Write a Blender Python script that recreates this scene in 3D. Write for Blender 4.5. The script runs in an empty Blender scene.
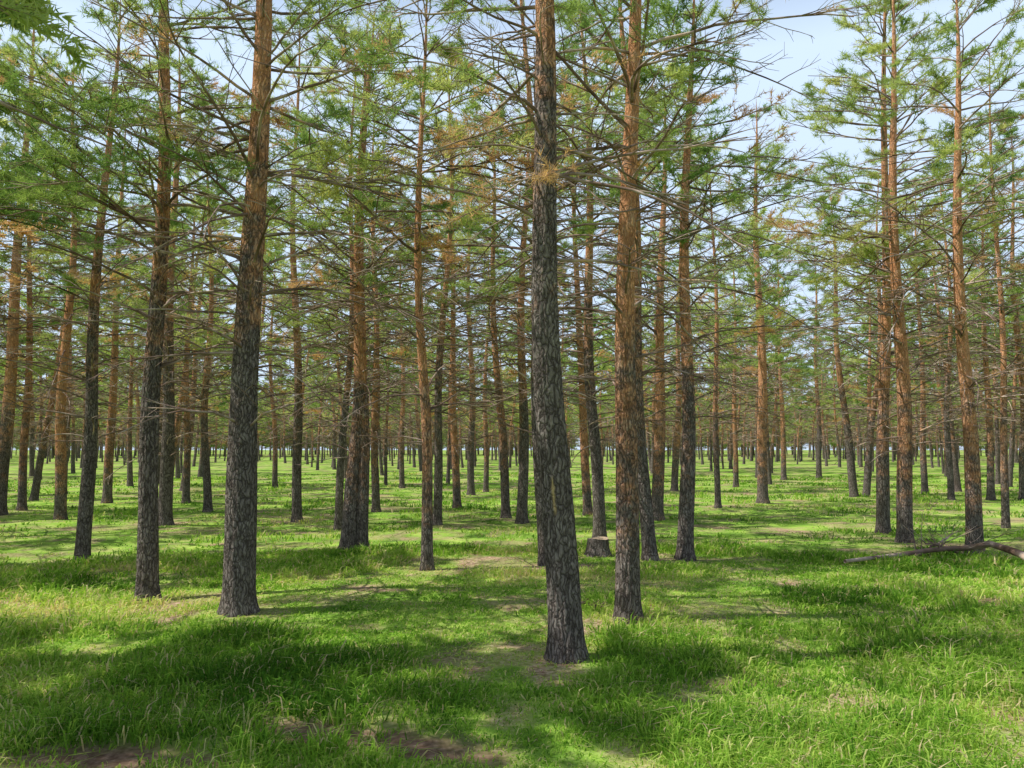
import bpy, math, random
import numpy as np
from mathutils import Vector
random.seed(4); RS=np.random.RandomState

# ------------------------------------------------------------ noise helpers
def _h(ix,iy,iz,seed=0):
    n=(ix.astype(np.int64)*374761393+iy.astype(np.int64)*668265263+iz.astype(np.int64)*2147483647+seed*974711)&0xffffffff
    n=((n^(n>>13))*1274126177)&0xffffffff
    n=(n^(n>>16))&0xffffffff
    return (n&0xffffff)/float(0xffffff)
def vn(x,y,z=None,seed=0):
    x=np.asarray(x,float); y=np.asarray(y,float)
    z=np.zeros_like(x) if z is None else np.asarray(z,float)
    x0=np.floor(x);y0=np.floor(y);z0=np.floor(z)
    f=lambda t:t*t*(3-2*t)
    u=f(x-x0);v=f(y-y0);w=f(z-z0)
    r=0
    for a in (0,1):
        for b in (0,1):
            for c in (0,1):
                r=r+_h(x0+a,y0+b,z0+c,seed)*(u if a else 1-u)*(v if b else 1-v)*(w if c else 1-w)
    return r
def fbm(x,y,o=3,seed=0):
    r=0;a=.5;t=0
    for i in range(o):
        r=r+a*vn(x*2**i,y*2**i,seed=seed+i);t+=a;a*=.5
    return r/t
def terr(x,y):
    x=np.asarray(x,float);y=np.asarray(y,float)
    return 0.30*(fbm(x*.11+3,y*.11+7,2,5)-.5)+0.10*(fbm(x*.7,y*.7,2,9)-.5)
def sstep(a,b,x):
    t=np.clip((x-a)/(b-a),0,1); return t*t*(3-2*t)

# ------------------------------------------------------------ camera
F=800.0; VH=448.0; TH=math.atan((VH-384)/F); CZ=1.6
cam=bpy.data.cameras.new("camera"); cam.sensor_width=36; cam.lens=36*F/1024; cam.clip_end=3000; cam.clip_start=.05
camo=bpy.data.objects.new("camera",cam); bpy.context.scene.collection.objects.link(camo)
camo.location=(0,0,CZ); camo.rotation_euler=(math.pi/2+TH,0,0); bpy.context.scene.camera=camo
def ray(u,v):
    a=(u-512)/F;b=(384-v)/F
    return np.array([a,math.cos(TH)-b*math.sin(TH),math.sin(TH)+b*math.cos(TH)])
def gpt(u,v):
    d=ray(u,v); z=0.
    for i in range(25):
        t=(z-CZ)/d[2]; z=.5*z+.5*float(terr(d[0]*t,d[1]*t))
    t=(z-CZ)/d[2]
    return d[0]*t,d[1]*t,z
def at_depth(u,v,y):
    d=ray(u,v); t=y/d[1]; return d[0]*t,CZ+d[2]*t

# ------------------------------------------------------------ materials
def nm(name):
    m=bpy.data.materials.new(name); m.use_nodes=True; nt=m.node_tree; nt.nodes.clear()
    return m,nt,nt.nodes,nt.links
def ramp(N,stops):
    r=N.new('ShaderNodeValToRGB'); e=r.color_ramp.elements
    while len(e)<len(stops): e.new(.5)
    for i,(p,c) in enumerate(stops):
        e[i].position=p; e[i].color=(*c,1)
    return r
def math_(N,L,op,a,b=None,clamp=False):
    m=N.new('ShaderNodeMath'); m.operation=op; m.use_clamp=clamp
    for i,q in enumerate((a,b)):
        if q is None: continue
        if isinstance(q,(int,float)): m.inputs[i].default_value=q
        else: L.new(q,m.inputs[i])
    return m.outputs[0]
def mix(N,L,f,a,b,mode='MIX'):
    m=N.new('ShaderNodeMix'); m.data_type='RGBA'; m.blend_type=mode
    for i,q in ((0,f),(6,a),(7,b)):
        if isinstance(q,(int,float)): m.inputs[i].default_value=q
        elif isinstance(q,tuple): m.inputs[i].default_value=(*q,1)
        else: L.new(q,m.inputs[i])
    return m.outputs[2]

def bark_mat():
    m,nt,N,L=nm("pine_bark")
    out=N.new('ShaderNodeOutputMaterial'); p=N.new('ShaderNodeBsdfDiffuse'); L.new(p.outputs[0],out.inputs[0])
    tc=N.new('ShaderNodeTexCoord'); oi=N.new('ShaderNodeObjectInfo')
    mp=N.new('ShaderNodeMapping'); mp.inputs['Scale'].default_value=(34,34,6)
    wn=N.new('ShaderNodeTexNoise'); wn.inputs['Scale'].default_value=7; wn.inputs['Detail'].default_value=4
    L.new(tc.outputs['Object'],wn.inputs['Vector'])
    va=N.new('ShaderNodeVectorMath'); va.operation='MULTIPLY_ADD'; va.inputs[1].default_value=(.13,.13,.4)
    L.new(wn.outputs['Color'],va.inputs[0]); L.new(tc.outputs['Object'],va.inputs[2]); L.new(va.outputs[0],mp.inputs[0])
    vo=N.new('ShaderNodeTexVoronoi'); vo.feature='DISTANCE_TO_EDGE'; vo.inputs['Scale'].default_value=1; L.new(mp.outputs[0],vo.inputs['Vector'])
    mp2=N.new('ShaderNodeMapping'); mp2.inputs['Scale'].default_value=(50,50,18); L.new(tc.outputs['Object'],mp2.inputs[0])
    n1=N.new('ShaderNodeTexNoise'); n1.inputs['Scale'].default_value=1; n1.inputs['Detail'].default_value=4; n1.inputs['Roughness'].default_value=.65; L.new(mp2.outputs[0],n1.inputs['Vector'])
    crack=ramp(N,[(0,(.15,.15,.15)),(.10,(.6,.6,.6)),(.25,(1,1,1))]); L.new(vo.outputs['Distance'],crack.inputs[0])
    n2=N.new('ShaderNodeTexNoise'); n2.inputs['Scale'].default_value=3; n2.inputs['Detail'].default_value=7; n2.inputs['Roughness'].default_value=.75; L.new(tc.outputs['Object'],n2.inputs['Vector'])
    grey=ramp(N,[(0.3,(.10,.082,.070)),(.5,(.22,.185,.165)),(.72,(.44,.385,.34))])
    s=math_(N,L,'ADD',math_(N,L,'MULTIPLY',n1.outputs[0],.6),math_(N,L,'MULTIPLY',wn.outputs[0],.4)); L.new(s,grey.inputs[0])
    oran=ramp(N,[(0.3,(.43,.175,.078)),(.5,(.73,.36,.18)),(.72,(.86,.58,.40))]); L.new(s,oran.inputs[0])
    sx=N.new('ShaderNodeSeparateXYZ'); L.new(tc.outputs['Object'],sx.inputs[0])
    h=math_(N,L,'ADD',sx.outputs[2],math_(N,L,'MULTIPLY',n2.outputs[0],11.0))
    h=math_(N,L,'SUBTRACT',h,math_(N,L,'MULTIPLY',oi.outputs['Random'],1.6))
    at=N.new('ShaderNodeAttribute'); at.attribute_name='barkoff'
    h=math_(N,L,'SUBTRACT',h,at.outputs['Fac'])
    mr=N.new('ShaderNodeMapRange'); mr.inputs[1].default_value=5.9; mr.inputs[2].default_value=8.8; mr.interpolation_type='SMOOTHSTEP'; L.new(h,mr.inputs[0])
    c=mix(N,L,mr.outputs[0],grey.outputs[0],oran.outputs[0])
    ck=math_(N,L,'MAXIMUM',crack.outputs[0],math_(N,L,'MULTIPLY',mr.outputs[0],.65))
    c=mix(N,L,ck,(.04,.03,.025),c)
    sc=N.new('ShaderNodeAttribute'); sc.attribute_name='scar'
    c=mix(N,L,sc.outputs['Fac'],c,(.6,.42,.2))
    L.new(c,p.inputs['Color'])
    b=N.new('ShaderNodeBump'); b.inputs['Strength'].default_value=.8; b.inputs['Distance'].default_value=.014
    hh=math_(N,L,'ADD',crack.outputs[0],math_(N,L,'MULTIPLY',n1.outputs[0],.9)); L.new(hh,b.inputs['Height']); L.new(b.outputs[0],p.inputs['Normal'])
    return m
def branch_mat():
    m,nt,N,L=nm("pine_branch_wood")
    out=N.new('ShaderNodeOutputMaterial'); p=N.new('ShaderNodeBsdfDiffuse'); L.new(p.outputs[0],out.inputs[0])
    tc=N.new('ShaderNodeTexCoord'); n=N.new('ShaderNodeTexNoise'); n.inputs['Scale'].default_value=3; n.inputs['Detail'].default_value=3; L.new(tc.outputs['Object'],n.inputs['Vector'])
    r=ramp(N,[(.3,(.11,.07,.052)),(.5,(.25,.175,.14)),(.62,(.50,.40,.33)),(.75,(.60,.37,.23))]); L.new(n.outputs[0],r.inputs[0]); L.new(r.outputs[0],p.inputs['Color'])
    return m
def leaf_mat(name,stops,trans=.45,rough=.5,tm=(1.5,1.5,.9)):
    m,nt,N,L=nm(name)
    out=N.new('ShaderNodeOutputMaterial')
    at=N.new('ShaderNodeAttribute'); at.attribute_name='tint'
    r=ramp(N,stops); L.new(at.outputs['Fac'],r.inputs[0])
    p=N.new('ShaderNodeBsdfDiffuse')
    L.new(r.outputs[0],p.inputs['Color'])
    t=N.new('ShaderNodeBsdfTranslucent'); tcol=mix(N,L,1.0,r.outputs[0],tm,'MULTIPLY'); L.new(tcol,t.inputs[0])
    ms=N.new('ShaderNodeMixShader'); ms.inputs[0].default_value=trans; L.new(p.outputs[0],ms.inputs[1]); L.new(t.outputs[0],ms.inputs[2]); L.new(ms.outputs[0],out.inputs[0])
    return m
BARK=bark_mat(); BR=branch_mat()
NEED=leaf_mat("pine_needles",[(0,(.12,.23,.07)),(.4,(.31,.41,.14)),(.72,(.54,.58,.24)),(.80,(.56,.44,.21)),(.9,(.58,.34,.18)),(1,(.60,.41,.26))],.44)
GRASS=leaf_mat("grass_blades",[(0,(.07,.18,.022)),(.4,(.235,.42,.05)),(.75,(.47,.60,.13)),(.88,(.66,.60,.30)),(1,(.66,.50,.34))],.38,.55)

# ------------------------------------------------------------ mesh building
class MB:
    def __init__(s): s.v=[];s.f=[];s.m=[];s.t=[];s.sm=[];s.n=0
    def add(s,v,f,mat,tint=0.,smooth=True):
        v=np.asarray(v,np.float32).reshape(-1,3); f=np.asarray(f,np.int64)
        s.v.append(v); s.f.append(f+s.n); s.m.append(np.full(len(f),mat,np.int32)); s.sm.append(np.full(len(f),smooth))
        t=np.broadcast_to(np.asarray(tint,np.float32),(len(v),)); s.t.append(t); s.n+=len(v)
    def mesh(s,name,mats,extra=None):
        me=bpy.data.meshes.new(name); V=np.concatenate(s.v)
        me.vertices.add(len(V)); me.vertices.foreach_set('co',V.ravel())
        tot=np.concatenate([np.full(len(f),f.shape[1],np.int32) for f in s.f]); idx=np.concatenate([f.ravel() for f in s.f]).astype(np.int32)
        st=np.concatenate([[0],np.cumsum(tot)[:-1]]).astype(np.int32)
        me.loops.add(len(idx)); me.loops.foreach_set('vertex_index',idx)
        me.polygons.add(len(tot)); me.polygons.foreach_set('loop_start',st)
        try: me.polygons.foreach_set('loop_total',tot)
        except Exception: pass
        me.polygons.foreach_set('material_index',np.concatenate(s.m)); me.polygons.foreach_set('use_smooth',np.concatenate(s.sm))
        a=me.attributes.new('tint','FLOAT','POINT'); a.data.foreach_set('value',np.concatenate(s.t).astype(np.float32))
        if extra:
            for k,arr in extra.items():
                a=me.attributes.new(k,'FLOAT','POINT'); full=np.zeros(len(V),np.float32); full[:len(arr)]=arr; a.data.foreach_set('value',full)
        for m in mats: me.materials.append(m)
        me.update(calc_edges=True); return me
def nrm(a): return a/np.maximum(np.linalg.norm(a,axis=-1,keepdims=True),1e-9)
def tubes(mb,P,R,sides,mat,tint=0.):
    N_,K,_=P.shape
    if N_==0: return
    T=nrm(np.gradient(P,axis=1)); ref=np.where(np.abs(T[:,:1,2:3])>.9,np.array([1.,0,0]),np.array([0,0,1.]))
    A=nrm(np.cross(T,np.broadcast_to(ref,T.shape))); B=np.cross(T,A)
    th=np.arange(sides)*2*np.pi/sides
    V=P[:,:,None,:]+R[:,:,None,None]*(np.cos(th)[None,None,:,None]*A[:,:,None,:]+np.sin(th)[None,None,:,None]*B[:,:,None,:])
    base=(np.arange(N_)*K*sides)[:,None,None]; k=(np.arange(K-1)*sides)[None,:,None]; j=np.arange(sides)[None,None,:]; j2=(j+1)%sides
    f=np.stack([base+k+j,base+k+j2,base+k+sides+j2,base+k+sides+j],-1).reshape(-1,4)
    mb.add(V,f,mat,tint)
def polyline(rs,start,d,L,K,droop,kink):
    N_=len(L); P=np.zeros((N_,K,3)); P[:,0]=start; dd=d.copy(); seg=L/(K-1)
    for k in range(1,K):
        P[:,k]=P[:,k-1]+dd*seg[:,None]
        dd=dd+rs.normal(0,1,(N_,3))*kink; dd[:,2]+=droop; dd=nrm(dd)
    return P
def sample(P,t):
    K=P.shape[1]; x=t*(K-1); i=np.minimum(x.astype(int),K-2); f=(x-i)[:,None]; n=np.arange(len(P))
    return P[n,i]*(1-f)+P[n,i+1]*f, nrm(P[n,i+1]-P[n,i])
def children(rs,P,L,cnt,t0,t1,lf,ang,K,droop,kink,up=0.0):
    N_=len(P); idx=np.repeat(np.arange(N_),cnt); n=len(idx)
    t=rs.uniform(t0,t1,n); s,T=sample(P[idx],t)
    side=nrm(np.cross(T,np.array([0,0,1.]))+1e-6)*np.where(rs.rand(n)<.5,1,-1)[:,None]
    a=rs.normal(ang,.22,n)[:,None]
    d=T*np.cos(a)+side*np.sin(a); d[:,2]+=rs.normal(up,.25,n); d=nrm(d)
    Lc=L[idx]*lf*(1.15-.65*t)*rs.uniform(.55,1.2,n)
    return polyline(rs,s,d,Lc,K,droop,kink),Lc,idx
def needles(mb,rs,C,D,tint,nper,ln,w,seed=0,thr=.47):
    if len(C)==0: return
    g=.65*vn(C[:,0]*.85+40,C[:,1]*.85+40,C[:,2]*1.0,seed)+.35*vn(C[:,0]*2.2+40,C[:,1]*2.2+40,C[:,2]*2.4,seed+1)
    kp=g>thr+rs.normal(0,.02,len(C)); C=C[kp];D=D[kp];tint=tint[kp]
    N_=len(C)
    if N_==0: return
    C=np.repeat(C,nper,0);D=np.repeat(D,nper,0);ti=np.repeat(tint,nper); n=len(C)
    t=rs.uniform(-.6,.5,n)[:,None]
    b=C+D*t*ln*1.5
    r=nrm(rs.normal(0,1,(n,3))); d=nrm(D*.7+r*.95+np.array([0,0,.12]))
    l=(ln*rs.uniform(.7,1.25,n))[:,None]
    sd=nrm(np.cross(d,nrm(rs.normal(0,1,(n,3)))))*w
    V=np.stack([b-sd,b+sd,b+d*l],1)
    f=np.arange(n*3).reshape(-1,3)
    mb.add(V,f,2,np.repeat(np.clip(ti+rs.normal(0,.03,n),0,1),3),False)

def make_tree(name,seed,H=12.5,r0=.145,pathx=None,live=5.3,hi=False,needle=(10,.085,.0045),Lmax=1.85,barkoff=0,scar=False,low=1.6,hmax_hi=5.5,lod=0,thr=.47,xb=()):
    rs=RS(seed); mb=MB()
    a1,a2=rs.uniform(0,6.28,2); wob=rs.uniform(.03,.14)
    if pathx is None:
        lx,ly=rs.normal(0,.05,2); pathx=lambda z:lx*z
    else: ly=rs.normal(0,.012); wob=min(wob,.07)
    def path(z):
        z=np.asarray(z,float); q=sstep(0,3,z)
        return np.stack([pathx(z)+wob*q*np.sin(z*.8+a1),ly*z+wob*q*np.cos(z*.7+a2),z],-1)
    def rad(z):
        z=np.asarray(z,float)
        return r0*(np.clip(1-z/H,0,1)**.75*.97+.012)+r0*.28*np.exp(-np.maximum(z,0)/.10)
    if hi:
        zs=np.concatenate([np.arange(-.15,hmax_hi,.02),np.arange(hmax_hi,H,.25),[H]]); S=72
    elif lod: zs=np.concatenate([[-.15,.1,.5],np.arange(1.5,H,1.),[H]]); S=7
    else:
        zs=np.concatenate([[-.15,-.05,.03,.1,.2,.35,.6],np.arange(.9,H,.3),[H]]); S=12
    th=np.arange(S)*2*np.pi/S; Z,T=np.meshgrid(zs,th,indexing='ij')
    c,s_=np.cos(T),np.sin(T); R=rad(Z)
    R=R*(1+.06*(vn(c*1.5+5,s_*1.5+5,Z*.9,seed)-.5)*2)
    R=R+ r0*.35*np.exp(-np.maximum(Z,0)/.10)*(vn(c*2.2+9,s_*2.2+9,Z*0,seed+3)-.4)
    if hi:
        k=9
        n1=vn(c*k+20,s_*k+20,Z*3.5+3*vn(c*3+2,s_*3+2,Z*2,seed+4),seed+1); rd=np.abs(n1*2-1); plate=sstep(0,.4,rd)
        n2=vn(c*k*2+20,s_*k*2+20,Z*18,seed+2)
        amp=.010*(1-.6*sstep(2.8,5,Z))
        R=R+amp*(plate-.6)+.003*(n2-.5)
    C=path(Z); V=C+np.stack([c*R,s_*R,0*R],-1)
    K=len(zs); ii=(np.arange(K-1)*S)[:,None]; j=np.arange(S)[None]; j2=(j+1)%S
    f=np.stack([ii+j,ii+j2,ii+S+j2,ii+S+j],-1).reshape(-1,4)
    mb.add(V,f,0)
    ntr=V.shape[0]*V.shape[1]; extra={'barkoff':np.full(ntr,barkoff)}
    if scar:
        ang=np.abs(((T+np.pi/2+.25+np.pi)%(2*np.pi))-np.pi)*r0
        m=(1-sstep(.010,.02,ang+.010*vn(Z*30,T*9)))*sstep(1.02,1.09,Z)*(1-sstep(1.26,1.34,Z)); extra['scar']=m.ravel()
    zz=[];z=low+rs.uniform(0,.4)
    while z<H-.25:
        dead=z<live
        if dead: nb_=rs.randint(3,7) if not lod else rs.randint(3,6)
        else: nb_=rs.randint(3,6)
        for _ in range(nb_):
            if dead and z<2.2 and rs.rand()<.5: continue
            zz.append(z+rs.normal(0,.05))
        z+=rs.uniform(.2,.38) if dead else rs.uniform(.34,.55)
    zz=np.array(zz); n=len(zz)
    az=rs.uniform(0,2*np.pi,n)
    islive=rs.rand(n)<sstep(live-1.2,live+.6,zz)
    u=np.clip((H-zz)/(H-live),0,1)
    L=np.where(zz>live,Lmax*(u**.7)*rs.uniform(.6,1.12,n)+.25,Lmax*rs.uniform(.3,1.3,n)*np.clip(.6+.5*(zz-1.2)/(live-1.2),.55,1.1))
    el=np.where(zz>live,.12+.75*(1-u)+rs.normal(0,.12,n),rs.normal(.28,.22,n))
    thb=np.full(n,thr)
    if len(xb):
        q=np.array(xb,float); zz=np.concatenate([zz,q[:,0]]); az=np.concatenate([az,q[:,1]]); L=np.concatenate([L,q[:,2]]); el=np.concatenate([el,np.full(len(q),.1)])
        islive=np.concatenate([islive,np.ones(len(q),bool)]); thb=np.concatenate([thb,np.full(len(q),.1)]); n=len(zz)
    d=np.stack([np.cos(az)*np.cos(el),np.sin(az)*np.cos(el),np.sin(el)],-1)
    st=path(zz)+d*(rad(zz)*.6)[:,None]
    K1=5 if lod else 9
    P=polyline(rs,st,d,L,K1,-.02,.085)
    dead=~islive; P[dead,:,2]-=(np.linspace(0,1,K1)**2)[None]*(L[dead]*.22)[:,None]
    rb=(.0055+.0060*L)*np.where(islive,1.1,1.0)*(1.25 if lod else 1); tap=np.linspace(1,.28,K1)
    tubes(mb,P,rb[:,None]*tap[None],3 if lod else 5,1)
    brown=rs.rand(n)<np.where(zz<live+1.2,.14,.02)
    treet=rs.uniform(.25,.6); bt=np.where(brown,rs.uniform(.84,1,n),np.clip(treet+rs.normal(0,.17,n),0,.72))
    if len(xb): bt[-len(xb):]=rs.uniform(.1,.35,len(xb))
    cnt=np.where(islive,np.maximum(3,(L*(3.2 if lod else 4.2))).astype(int),np.maximum(1,(L*(2.6 if lod else 3.6))).astype(int))
    if len(xb): cnt[-len(xb):]=9
    P2,L2,i2=children(rs,P,L,cnt,.22,.97,.45,.75,3 if lod else 5,-.01,.12,.05)
    lv2=islive[i2]; npn,nl,nw=needle
    tubes(mb,P2,(.003+.0055*L2)[:,None]*np.linspace(1,.4,P2.shape[1])[None]*(1.4 if lod else 1),3 if lod else 4,1)
    if not lod:
        c2=np.where(lv2,rs.randint(3,6,len(i2)),rs.randint(0,4,len(i2)))
        P3,L3,i3=children(rs,P2,L2,c2,.2,1.,.6,.7,3,0.,.15,.1)
        tubes(mb,P3,np.broadcast_to(np.array([.0028,.0022,.0015]),(len(P3),3)),3,1)
        lv3=lv2[i3]; t3=bt[i2][i3]; Q=P3[lv3]; tt=t3[lv3]; hh=thb[i2][i3][lv3]
        for t in (.95,.4):
            C_,D_=sample(Q,np.full(len(Q),t)); needles(mb,rs,C_,D_,tt,npn,nl,nw,seed,hh)
    Q=P2[lv2]; tt=bt[i2][lv2]; hh=thb[i2][lv2]
    for t in ((.95,.5) if not lod else (.98,.8,.6,.4)):
        C_,D_=sample(Q,np.full(len(Q),t)); needles(mb,rs,C_,D_,tt,npn,nl,nw,seed,hh)
    Q=P[islive]
    C_,D_=sample(Q,np.full(len(Q),.95)); needles(mb,rs,C_,D_,bt[islive],npn,nl,nw,seed,thb[islive])
    return mb.mesh(name,[BARK,BR,NEED],extra)

COL=bpy.context.scene.collection
def addobj(name,me,loc=(0,0,0),rot=0,sc=1):
    o=bpy.data.objects.new(name,me); o.location=loc; o.rotation_euler=(0,0,rot); o.scale=(sc,sc,sc); COL.objects.link(o); return o

T_=[(567,658,537,0,36),(238,612,260,0,34),(147,602,161,0,22),(627,620,632,0,26),
(82,560,106,230,16),(165,525,170,330,15),(349,551,366,150,19),(362,551,362,260,14),(427,570,421,0,12),(545,565,524,0,14),
(685,560,692,150,18),(650,560,634,320,16),(600,540,585,150,14),(297,522,296,250,11),(522,523,525,230,12),(506,518,493,250,10),
(437,525,449,200,10),(60,520,68,300,12),(-2,515,20,230,20),(22,510,25,380,9),(883,533,880,130,14),(905,542,895,120,17),
(975,553,943,0,17),(763,503,761,320,12),(854,497,836,340,9),(866,497,877,380,8),(657,520,664,200,14),(718,508,716,380,7),
(107,503,112,380,10),(208,512,206,400,9),(186,503,188,380,8),(376,512,373,250,9),(338,530,350,280,9),(457,508,452,300,9),
(471,495,470,330,8),(1006,528,1002,350,6),(991,500,987,380,8),(1024,500,1020,380,9),(925,494,922,400,7),(951,500,948,350,7),
(588,515,578,330,10),(784,480,782,400,6),(819,478,817,380,6),(402,488,401,350,6),(275,488,272,360,6),(486,492,487,350,6),(130,486,131,350,6),(736,487,735,350,6)]
XB={2:[(4.0,-1.9,1.7),(4.2,-1.3,1.9),(4.35,-2.4,1.6),(4.5,-1.6,2.0),(4.7,-.9,1.5),(4.1,-2.9,1.5),(4.9,-2.0,1.8)],
    4:[(4.6,-1.2,2.0),(4.9,-2.2,1.8),(5.1,-.5,1.8),(5.3,-1.5,2.0)],
    1:[(4.7,3.3,1.8),(4.9,2.6,1.7)]}
occ=[]
for i,(u,v,u2,v2,w) in enumerate(T_):
    x,y,z=gpt(u,v); x2,z2=at_depth(u2,v2,y); k=(x2-x)/(z2-z); zc=z2-z
    px=lambda q,k=k,zc=zc:k*(np.minimum(q,zc)+np.maximum(q-zc,0)*.4)
    rs=RS(100+i); r0=w*y/F/2*.93
    r0=min(max(r0,.08),.17)
    near=y<9
    H=rs.uniform(10.2,12.6)*(r0/.14)**.25
    if y<13: H*=.88
    me=make_tree("pine_tree_mesh",100+i,H=H,r0=r0,pathx=px,live={0:4.9,1:4.6,2:4.3,3:4.7,4:4.3,18:4.3}.get(i,rs.uniform(4.6,5.9)),hi=y<9,
        needle=(18,.085,.0034) if near else ((16,.095,.0058) if y<20 else (10,.12,.009)),
        barkoff={0:2.2,1:1.0,2:.6,3:-.9,8:-1.5}.get(i,rs.uniform(-1.2,1.2)),scar=(i==0),low={0:2.6}.get(i,rs.uniform(1.3,2.0)),
        Lmax=rs.uniform(1.7,2.15) if y>13 else rs.uniform(1.5,1.85),xb=XB.get(i,()),thr=.475 if y>13 else .50)
    addobj("pine_tree",me,(x,y,z)); occ.append((x,y))
VAR=[make_tree("pine_tree_variant",500+i,H=RS(i).uniform(10.2,12.6),r0=RS(i+9).uniform(.10,.15),live=RS(i+5).uniform(4.5,5.8),
     needle=(12,.12,.010),barkoff=0) for i in range(6)]
SHADE_VAR=[make_tree("pine_tree_shade_bushy",700+i,H=10.8,r0=.14,live=4.6,needle=(16,.12,.012),Lmax=2.1,thr=.32) for i in range(2)]  # crowns thickened for the unseen trees added to cast shade
LOD=[make_tree("pine_tree_far",600+i,H=RS(i).uniform(10.0,13),r0=RS(i+9).uniform(.09,.15),live=RS(i+5).uniform(3.8,5.4),
     needle=(8,.22,.028),barkoff=0,lod=1) for i in range(6)]
LOD+=[make_tree("pine_tree_edge",650+i,H=RS(i).uniform(8.0,12),r0=.12,live=RS(i).uniform(1.5,3.2),low=.5,Lmax=2.4,thr=.38,
     needle=(6,.35,.05),barkoff=0,lod=1) for i in range(3)]
rs=RS(77); far=[]
sp=4.0; occ=list(occ)
# unseen trees added left of and behind the view to shade the foreground
for k,(x,y) in enumerate([(-8.2,4.9),(-5.0,4.3),(-11.8,5.2),(-8.6,11.2),(-12.5,9.6),(-1.6,-2.6)]):
    addobj("pine_tree",SHADE_VAR[k%2],(x,y,float(terr(x,y))),k*1.3,1.0); occ.append((x,y))
def free(x,y,md):
    return all((x-a)**2+(y-b)**2>md*md for a,b in occ)
for gy in np.arange(-12,105,sp):
    for gx in np.arange(-80,80,sp):
        x=gx+rs.uniform(-1.9,1.9)+(.5*sp if int(gy/sp)%2 else 0); y=gy+rs.uniform(-1.9,1.9)
        dist=math.hypot(x,y)
        if dist<3.5 or abs(x)>14+.8*max(y,6): continue
        if y>0 and abs(x)<.66*y+.3 and dist<25: continue
        if y<0 and abs(x)<9 and y>-7: continue
        if abs(x-.375*y)<1.9 and 8<y<70: continue
        if rs.rand()<.32+.25*(fbm(x*.08,y*.08,2,90)>.55): continue
        if dist<36:
            if not free(x,y,2.0): continue
            if x<0 and y<15 and (rs.rand()<.3 or (-14<x and 1<y<10)): continue
            addobj("pine_tree",VAR[rs.randint(6)],(x,y,float(terr(x,y))),rs.uniform(0,6.28),rs.uniform(.88,1.1)); occ.append((x,y))
        else:
            far.append((x,y,float(terr(x,y)),rs.uniform(0,6.28),rs.uniform(.8,1.12),rs.randint(6)))
for k in range(1100):
    a=rs.uniform(-.85,.85); dd=math.sqrt(rs.uniform(105**2,215**2)); x=math.sin(a)*dd;y=math.cos(a)*dd
    if dd<140 and rs.rand()<.6: continue
    far.append((x,y,float(terr(x,y)),rs.uniform(0,6.28),rs.uniform(.85,1.3),(6+rs.randint(3)) if dd>150 and rs.rand()<.8 else rs.randint(6)))

vc=bpy.data.collections.new("pine_variants")
for i,m in enumerate(LOD):
    o=bpy.data.objects.new("pine_form_%d"%i,m); vc.objects.link(o)
me=bpy.data.meshes.new("distant_pine_forest"); fa=np.array(far)
me.vertices.add(len(fa)); me.vertices.foreach_set('co',fa[:,:3].astype(np.float32).ravel())
for k,c in (('rotz',3),('scl',4)):
    a=me.attributes.new(k,'FLOAT','POINT'); a.data.foreach_set('value',fa[:,c].astype(np.float32))
a=me.attributes.new('idx','INT','POINT'); a.data.foreach_set('value',fa[:,5].astype(np.int32))
fo=addobj("distant_pine_forest",me)
ng=bpy.data.node_groups.new("forest_instances",'GeometryNodeTree')
ng.interface.new_socket("Geometry",in_out='INPUT',socket_type='NodeSocketGeometry'); ng.interface.new_socket("Geometry",in_out='OUTPUT',socket_type='NodeSocketGeometry')
N=ng.nodes;L=ng.links
gi=N.new('NodeGroupInput');go=N.new('NodeGroupOutput'); iop=N.new('GeometryNodeInstanceOnPoints'); mp_=N.new('GeometryNodeMeshToPoints')
ci=N.new('GeometryNodeCollectionInfo'); ci.inputs['Collection'].default_value=vc; ci.inputs['Separate Children'].default_value=True; ci.inputs['Reset Children'].default_value=True
def na(k,t):
    n=N.new('GeometryNodeInputNamedAttribute'); n.data_type=t; n.inputs['Name'].default_value=k; return n.outputs['Attribute']
L.new(gi.outputs[0],mp_.inputs[0]); L.new(mp_.outputs[0],iop.inputs['Points']); L.new(ci.outputs[0],iop.inputs['Instance']); iop.inputs['Pick Instance'].default_value=True
L.new(na('idx','INT'),iop.inputs['Instance Index']); cx=N.new('ShaderNodeCombineXYZ'); L.new(na('rotz','FLOAT'),cx.inputs[2]); L.new(cx.outputs[0],iop.inputs['Rotation'])
cs=N.new('ShaderNodeCombineXYZ'); s_=na('scl','FLOAT')
for q in range(3): L.new(s_,cs.inputs[q])
L.new(cs.outputs[0],iop.inputs['Scale']); L.new(iop.outputs[0],go.inputs[0])
md=fo.modifiers.new("instances",'NODES'); md.node_group=ng

# ------------------------------------------------------------ ground
dirt_spots=[]
for (u,v,rx,ry) in [(85,758,.5,.2),(160,766,.3,.15),(365,738,.5,.2),(430,752,.35,.15),(300,724,.25,.10),(760,684,.3,.12),(985,600,.4,.2)]:
    x,y,z=gpt(u,v); dirt_spots.append((x,y,rx,ry))
def dirt(x,y):
    r=np.zeros_like(x)
    wx=x+.45*(fbm(x*2.5,y*2.5,3,31)-.5); wy=y+.45*(fbm(x*2.5,y*2.5,3,41)-.5)
    for (a,b,rx,ry) in dirt_spots:
        r=np.maximum(r,1-sstep(.6,1.5,np.sqrt(((wx-a)/rx)**2+((wy-b)/ry)**2)))
    return r
def litter(x,y):
    n=fbm(x*.9+11,y*1.6+5,4,61)
    l=sstep(.53,.73,n)*.6+.6*sstep(.5,.72,fbm(x*3.2,y*3.2,3,19))
    for a,b in occ[:24]:
        l=np.maximum(l,.45*(1-sstep(.1,.5,np.hypot(x-a,y-b)+.5*(fbm(x*3,y*3,2,8)-.5))))
    return np.clip(l,0,1)
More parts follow.
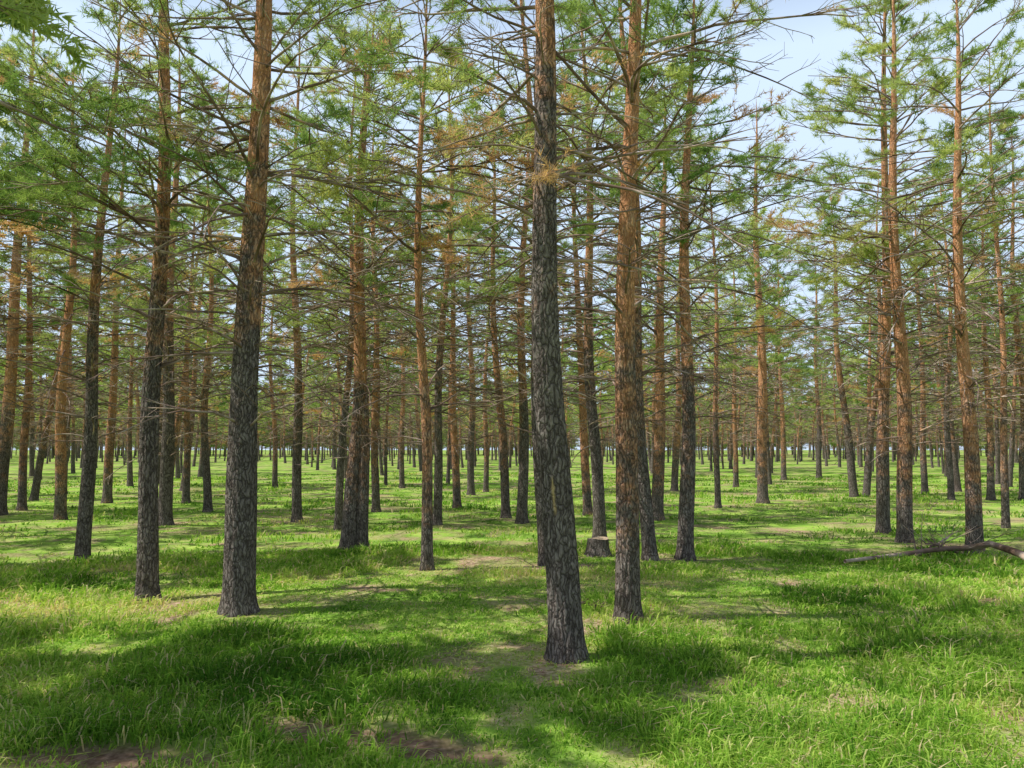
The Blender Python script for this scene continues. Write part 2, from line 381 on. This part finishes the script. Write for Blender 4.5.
t=np.linspace(-6,6,460); gx=3*np.sinh(t); gy=7+3*np.sinh(t)
X,Y=np.meshgrid(gx,gy,indexing='ij'); Zg=terr(X,Y)*1.0-.02*dirt(X,Y)
mb=MB(); n=len(t); I=(np.arange(n-1)*n)[:,None]+np.arange(n-1)[None]; f=np.stack([I,I+n,I+n+1,I+1],-1).reshape(-1,4)
mb.add(np.stack([X,Y,Zg],-1),f,0)
def ground_mat():
    m,nt,N,L=nm("forest_floor")
    out=N.new('ShaderNodeOutputMaterial'); p=N.new('ShaderNodeBsdfDiffuse'); L.new(p.outputs[0],out.inputs[0])
    tc=N.new('ShaderNodeTexCoord')
    def noise(s,d=4):
        q=N.new('ShaderNodeTexNoise'); q.inputs['Scale'].default_value=s; q.inputs['Detail'].default_value=d; L.new(tc.outputs['Object'],q.inputs['Vector']); return q.outputs[0]
    n30=noise(30,3); g=ramp(N,[(.3,(.08,.17,.028)),(.5,(.21,.37,.05)),(.7,(.40,.53,.11))]); L.new(noise(1.3,6),g.inputs[0])
    l=ramp(N,[(.3,(.19,.12,.07)),(.5,(.38,.25,.17)),(.7,(.60,.44,.33))]); L.new(n30,l.inputs[0])
    d=ramp(N,[(.3,(.12,.075,.048)),(.6,(.25,.165,.115)),(.8,(.38,.28,.21))]); L.new(n30,d.inputs[0])
    al=N.new('ShaderNodeAttribute'); al.attribute_name='litter'; ad=N.new('ShaderNodeAttribute'); ad.attribute_name='dirt'
    fl=math_(N,L,'ADD',math_(N,L,'MULTIPLY',al.outputs['Fac'],.9),math_(N,L,'MULTIPLY',math_(N,L,'SUBTRACT',noise(9,3),.48),.9),True)
    c=mix(N,L,fl,g.outputs[0],l.outputs[0]); c=mix(N,L,ad.outputs['Fac'],c,d.outputs[0]); L.new(c,p.inputs['Color'])
    return m
gm=mb.mesh("ground",[ground_mat()],{'litter':litter(X,Y).ravel(),'dirt':dirt(X,Y).ravel()})
addobj("ground",gm)

# ------------------------------------------------------------ grass
rs=RS(5)
def grass(ntuft,d0,d1,pw,nb,half,hs=1.):
    e=2-pw; q=rs.rand(ntuft); d=(d0**e+q*(d1**e-d0**e))**(1/e); a=rs.uniform(-half,half,ntuft)
    x=d*np.sin(a); y=d*np.cos(a)
    li=litter(x,y); di=dirt(x,y)
    keep=rs.rand(ntuft)>np.maximum(li*.78,np.clip(di*1.6,0,.95))
    x,y,d,li,di=x[keep],y[keep],d[keep],li[keep],di[keep]
    g=fbm(x*.9+40,y*.9+3,3,21); th=(.032+.09*sstep(.35,.75,g))*rs.uniform(.5,1.6,len(x))*(1-.45*li)*(1-.5*di)
    tt=np.clip(.38+1.2*(fbm(x*.6,y*.6,3,81)-.5)+rs.normal(0,.17,len(x))+.28*li,0,.86)
    sp_=.035+.0035*d
    x=np.repeat(x,nb);y=np.repeat(y,nb);d=np.repeat(d,nb);th=np.repeat(th,nb);tt=np.repeat(tt,nb);sp_=np.repeat(sp_,nb); n=len(x)
    ox,oy=rs.normal(0,1,(2,n))*sp_; x=x+ox; y=y+oy
    h=th*rs.uniform(.5,1.25,n)*hs
    le=rs.uniform(0,6.28,n); lean=rs.uniform(.2,1.4,n)*h
    dx=np.cos(le)*lean+ox/sp_*.3*h+.15*h; dy=np.sin(le)*lean+oy/sp_*.3*h
    w=(.0013+.0006*d)*rs.uniform(.7,1.3,n)
    b=np.stack([x,y,terr(x,y)-.015],-1)
    fa_=rs.uniform(0,6.28,n); sd=np.stack([np.cos(fa_)*w,np.sin(fa_)*w,0*w],-1)
    m=b+np.stack([dx*.35,dy*.35,h*.68],-1); tp=b+np.stack([dx*1.15,dy*1.15,h*np.clip(1-.35*(lean/h),.45,1)],-1)
    V=np.stack([b-sd,b+sd,m+sd*.85,m-sd*.85,tp],1).reshape(-1,3)
    i=np.arange(n)*5
    f4=np.stack([i,i+1,i+2,i+3],-1); f3=np.stack([i+3,i+2,i+4],-1)
    ti=np.clip(tt+rs.normal(0,.09,n),0,1); dead=rs.rand(n)<.08; ti=np.where(dead,rs.uniform(.88,1,n),ti)
    return V,f4,f3,np.repeat(ti,5)
mb=MB()
for args in [(34000,2.8,13,1.2,14,.85),(15000,12,50,1.25,8,.75)]:
    V,f4,f3,ti=grass(*args); n0=mb.n; mb.add(V,f4,0,ti,False)
    mb.f.append(f3+n0); mb.m.append(np.zeros(len(f3),np.int32)); mb.sm.append(np.zeros(len(f3),bool))
addobj("grass",mb.mesh("grass",[GRASS]))

# ------------------------------------------------------------ stump, fallen branches
def simple_tubes(name,specs,mats,twigs=0,seed=1):
    rs=RS(seed); mb=MB()
    for pts,r1,r2 in specs:
        pts=np.array(pts,float); K=14; tt=np.linspace(0,len(pts)-1,K); P=np.stack([np.interp(tt,np.arange(len(pts)),pts[:,c]) for c in range(3)],-1)
        P[1:-1]+=rs.normal(0,.012,(K-2,3)); P=P[None]; R=np.linspace(r1,r2,K)[None]; tubes(mb,P,R,9,0)
        if twigs:
            Lq=np.array([np.linalg.norm(pts[-1]-pts[0])])
            P2,L2,i2=children(rs,P,Lq,np.array([twigs]),.1,1,.35,.8,6,-.01,.12,.35); tubes(mb,P2,(.004+.005*L2)[:,None]*np.linspace(1,.3,6)[None],5,0)
            P3,L3,i3=children(rs,P2,L2,np.full(len(P2),3),.2,1,.5,.7,4,0,.15,.2); tubes(mb,P3,np.full((len(P3),4),.003),3,0)
    return mb.mesh(name,mats)
def gp(u,v,dz=0):
    x,y,z=gpt(u,v); return (x,y,z+dz)
m_=simple_tubes("fallen_branch",[([gp(845,566,.06),gp(900,562,.10),gp(950,560,.16),gp(990,561,.24),gp(1024,569,.18),gp(1060,580,.06)],.024,.055)],[BR],9,3); addobj("fallen_branch",m_)
m_=simple_tubes("fallen_branch",[([gp(910,563,.02),gp(935,559,.18),gp(952,557,.32)],.022,.008),([gp(975,558,.02),gp(945,560,.15),gp(920,560,.3)],.02,.008)],[BR],9,5); addobj("fallen_branch",m_)
m_=simple_tubes("fallen_branch",[([gp(578,606,.03),gp(606,612,.04)],.014,.008)],[BR],4,6); addobj("fallen_branch",m_)
def stump():
    mb=MB(); S=40; th=np.arange(S)*2*np.pi/S; rs=RS(3)
    zs=[-.1,0,.05,.12,.2,.25]; rr=[.23,.20,.175,.16,.152,.148]; V=[]
    for z,r in zip(zs,rr):
        q=r*(1+.10*np.sin(5*th+.5)*(.3-z)*3+.05*(vn(np.cos(th)*5+9,np.sin(th)*5+9,0*th+z*4)-.5)); V.append(np.stack([np.cos(th)*q,np.sin(th)*q,0*q+z+.01*np.sin(th*2)*(z>.15)],-1))
    V=np.array(V); K=len(zs); ii=(np.arange(K-1)*S)[:,None]; j=np.arange(S)[None]; j2=(j+1)%S
    mb.add(V,np.stack([ii+j,ii+j2,ii+S+j2,ii+S+j],-1).reshape(-1,4),0)
    top=V[-1]; c=top.mean(0,keepdims=True); mb.add(np.concatenate([top,c]),np.stack([np.arange(S),(np.arange(S)+1)%S,np.full(S,S)],-1),1,0,False)
    m,nt,N,L=nm("cut_wood"); out=N.new('ShaderNodeOutputMaterial'); p=N.new('ShaderNodeBsdfPrincipled'); L.new(p.outputs[0],out.inputs[0])
    tc=N.new('ShaderNodeTexCoord'); w=N.new('ShaderNodeTexWave'); w.wave_type='RINGS'; w.rings_direction='Z'; w.inputs['Scale'].default_value=14; w.inputs['Distortion'].default_value=1.5; L.new(tc.outputs['Object'],w.inputs[0])
    r=ramp(N,[(0,(.32,.22,.14)),(1,(.55,.42,.28))]); L.new(w.outputs[0],r.inputs[0]); L.new(r.outputs[0],p.inputs[0]); p.inputs['Roughness'].default_value=.9
    return mb.mesh("tree_stump",[BARK,m])
addobj("tree_stump",stump(),gp(598,556))

# ------------------------------------------------------------ light
EL=math.radians(57); AZ=math.radians(-96)
D=Vector((math.sin(AZ)*math.cos(EL),math.cos(AZ)*math.cos(EL),math.sin(EL)))
sl=bpy.data.lights.new("sun",'SUN'); sl.energy=5; sl.angle=math.radians(.4); sl.color=(1,.965,.89)
so=bpy.data.objects.new("sun",sl); so.rotation_euler=D.to_track_quat('Z','Y').to_euler(); COL.objects.link(so)
w=bpy.data.worlds.new("World"); bpy.context.scene.world=w; w.use_nodes=True; N=w.node_tree.nodes; L=w.node_tree.links; bg=N['Background']
sk=N.new('ShaderNodeTexSky'); sk.sky_type='NISHITA'; sk.sun_disc=False; sk.sun_elevation=EL; sk.sun_rotation=AZ; sk.dust_density=1
tc=N.new('ShaderNodeTexCoord'); sx=N.new('ShaderNodeSeparateXYZ'); L.new(tc.outputs['Generated'],sx.inputs[0])
cr=ramp(N,[(0,(.85,.85,.85)),(.44,(.9,.9,.9)),(.58,(.06,.06,.06)),(1,(0,0,0))]); L.new(sx.outputs[2],cr.inputs[0])
cc=mix(N,L,cr.outputs[0],sk.outputs[0],(5.7,7.0,8.8)); L.new(cc,bg.inputs[0]); bg.inputs[1].default_value=.14
sc=bpy.context.scene; sc.view_settings.view_transform='Standard'; sc.view_settings.look='None'; sc.view_settings.exposure=0
print("FAR",len(far),"OCC",len(occ),"GRASSV",mb.n)
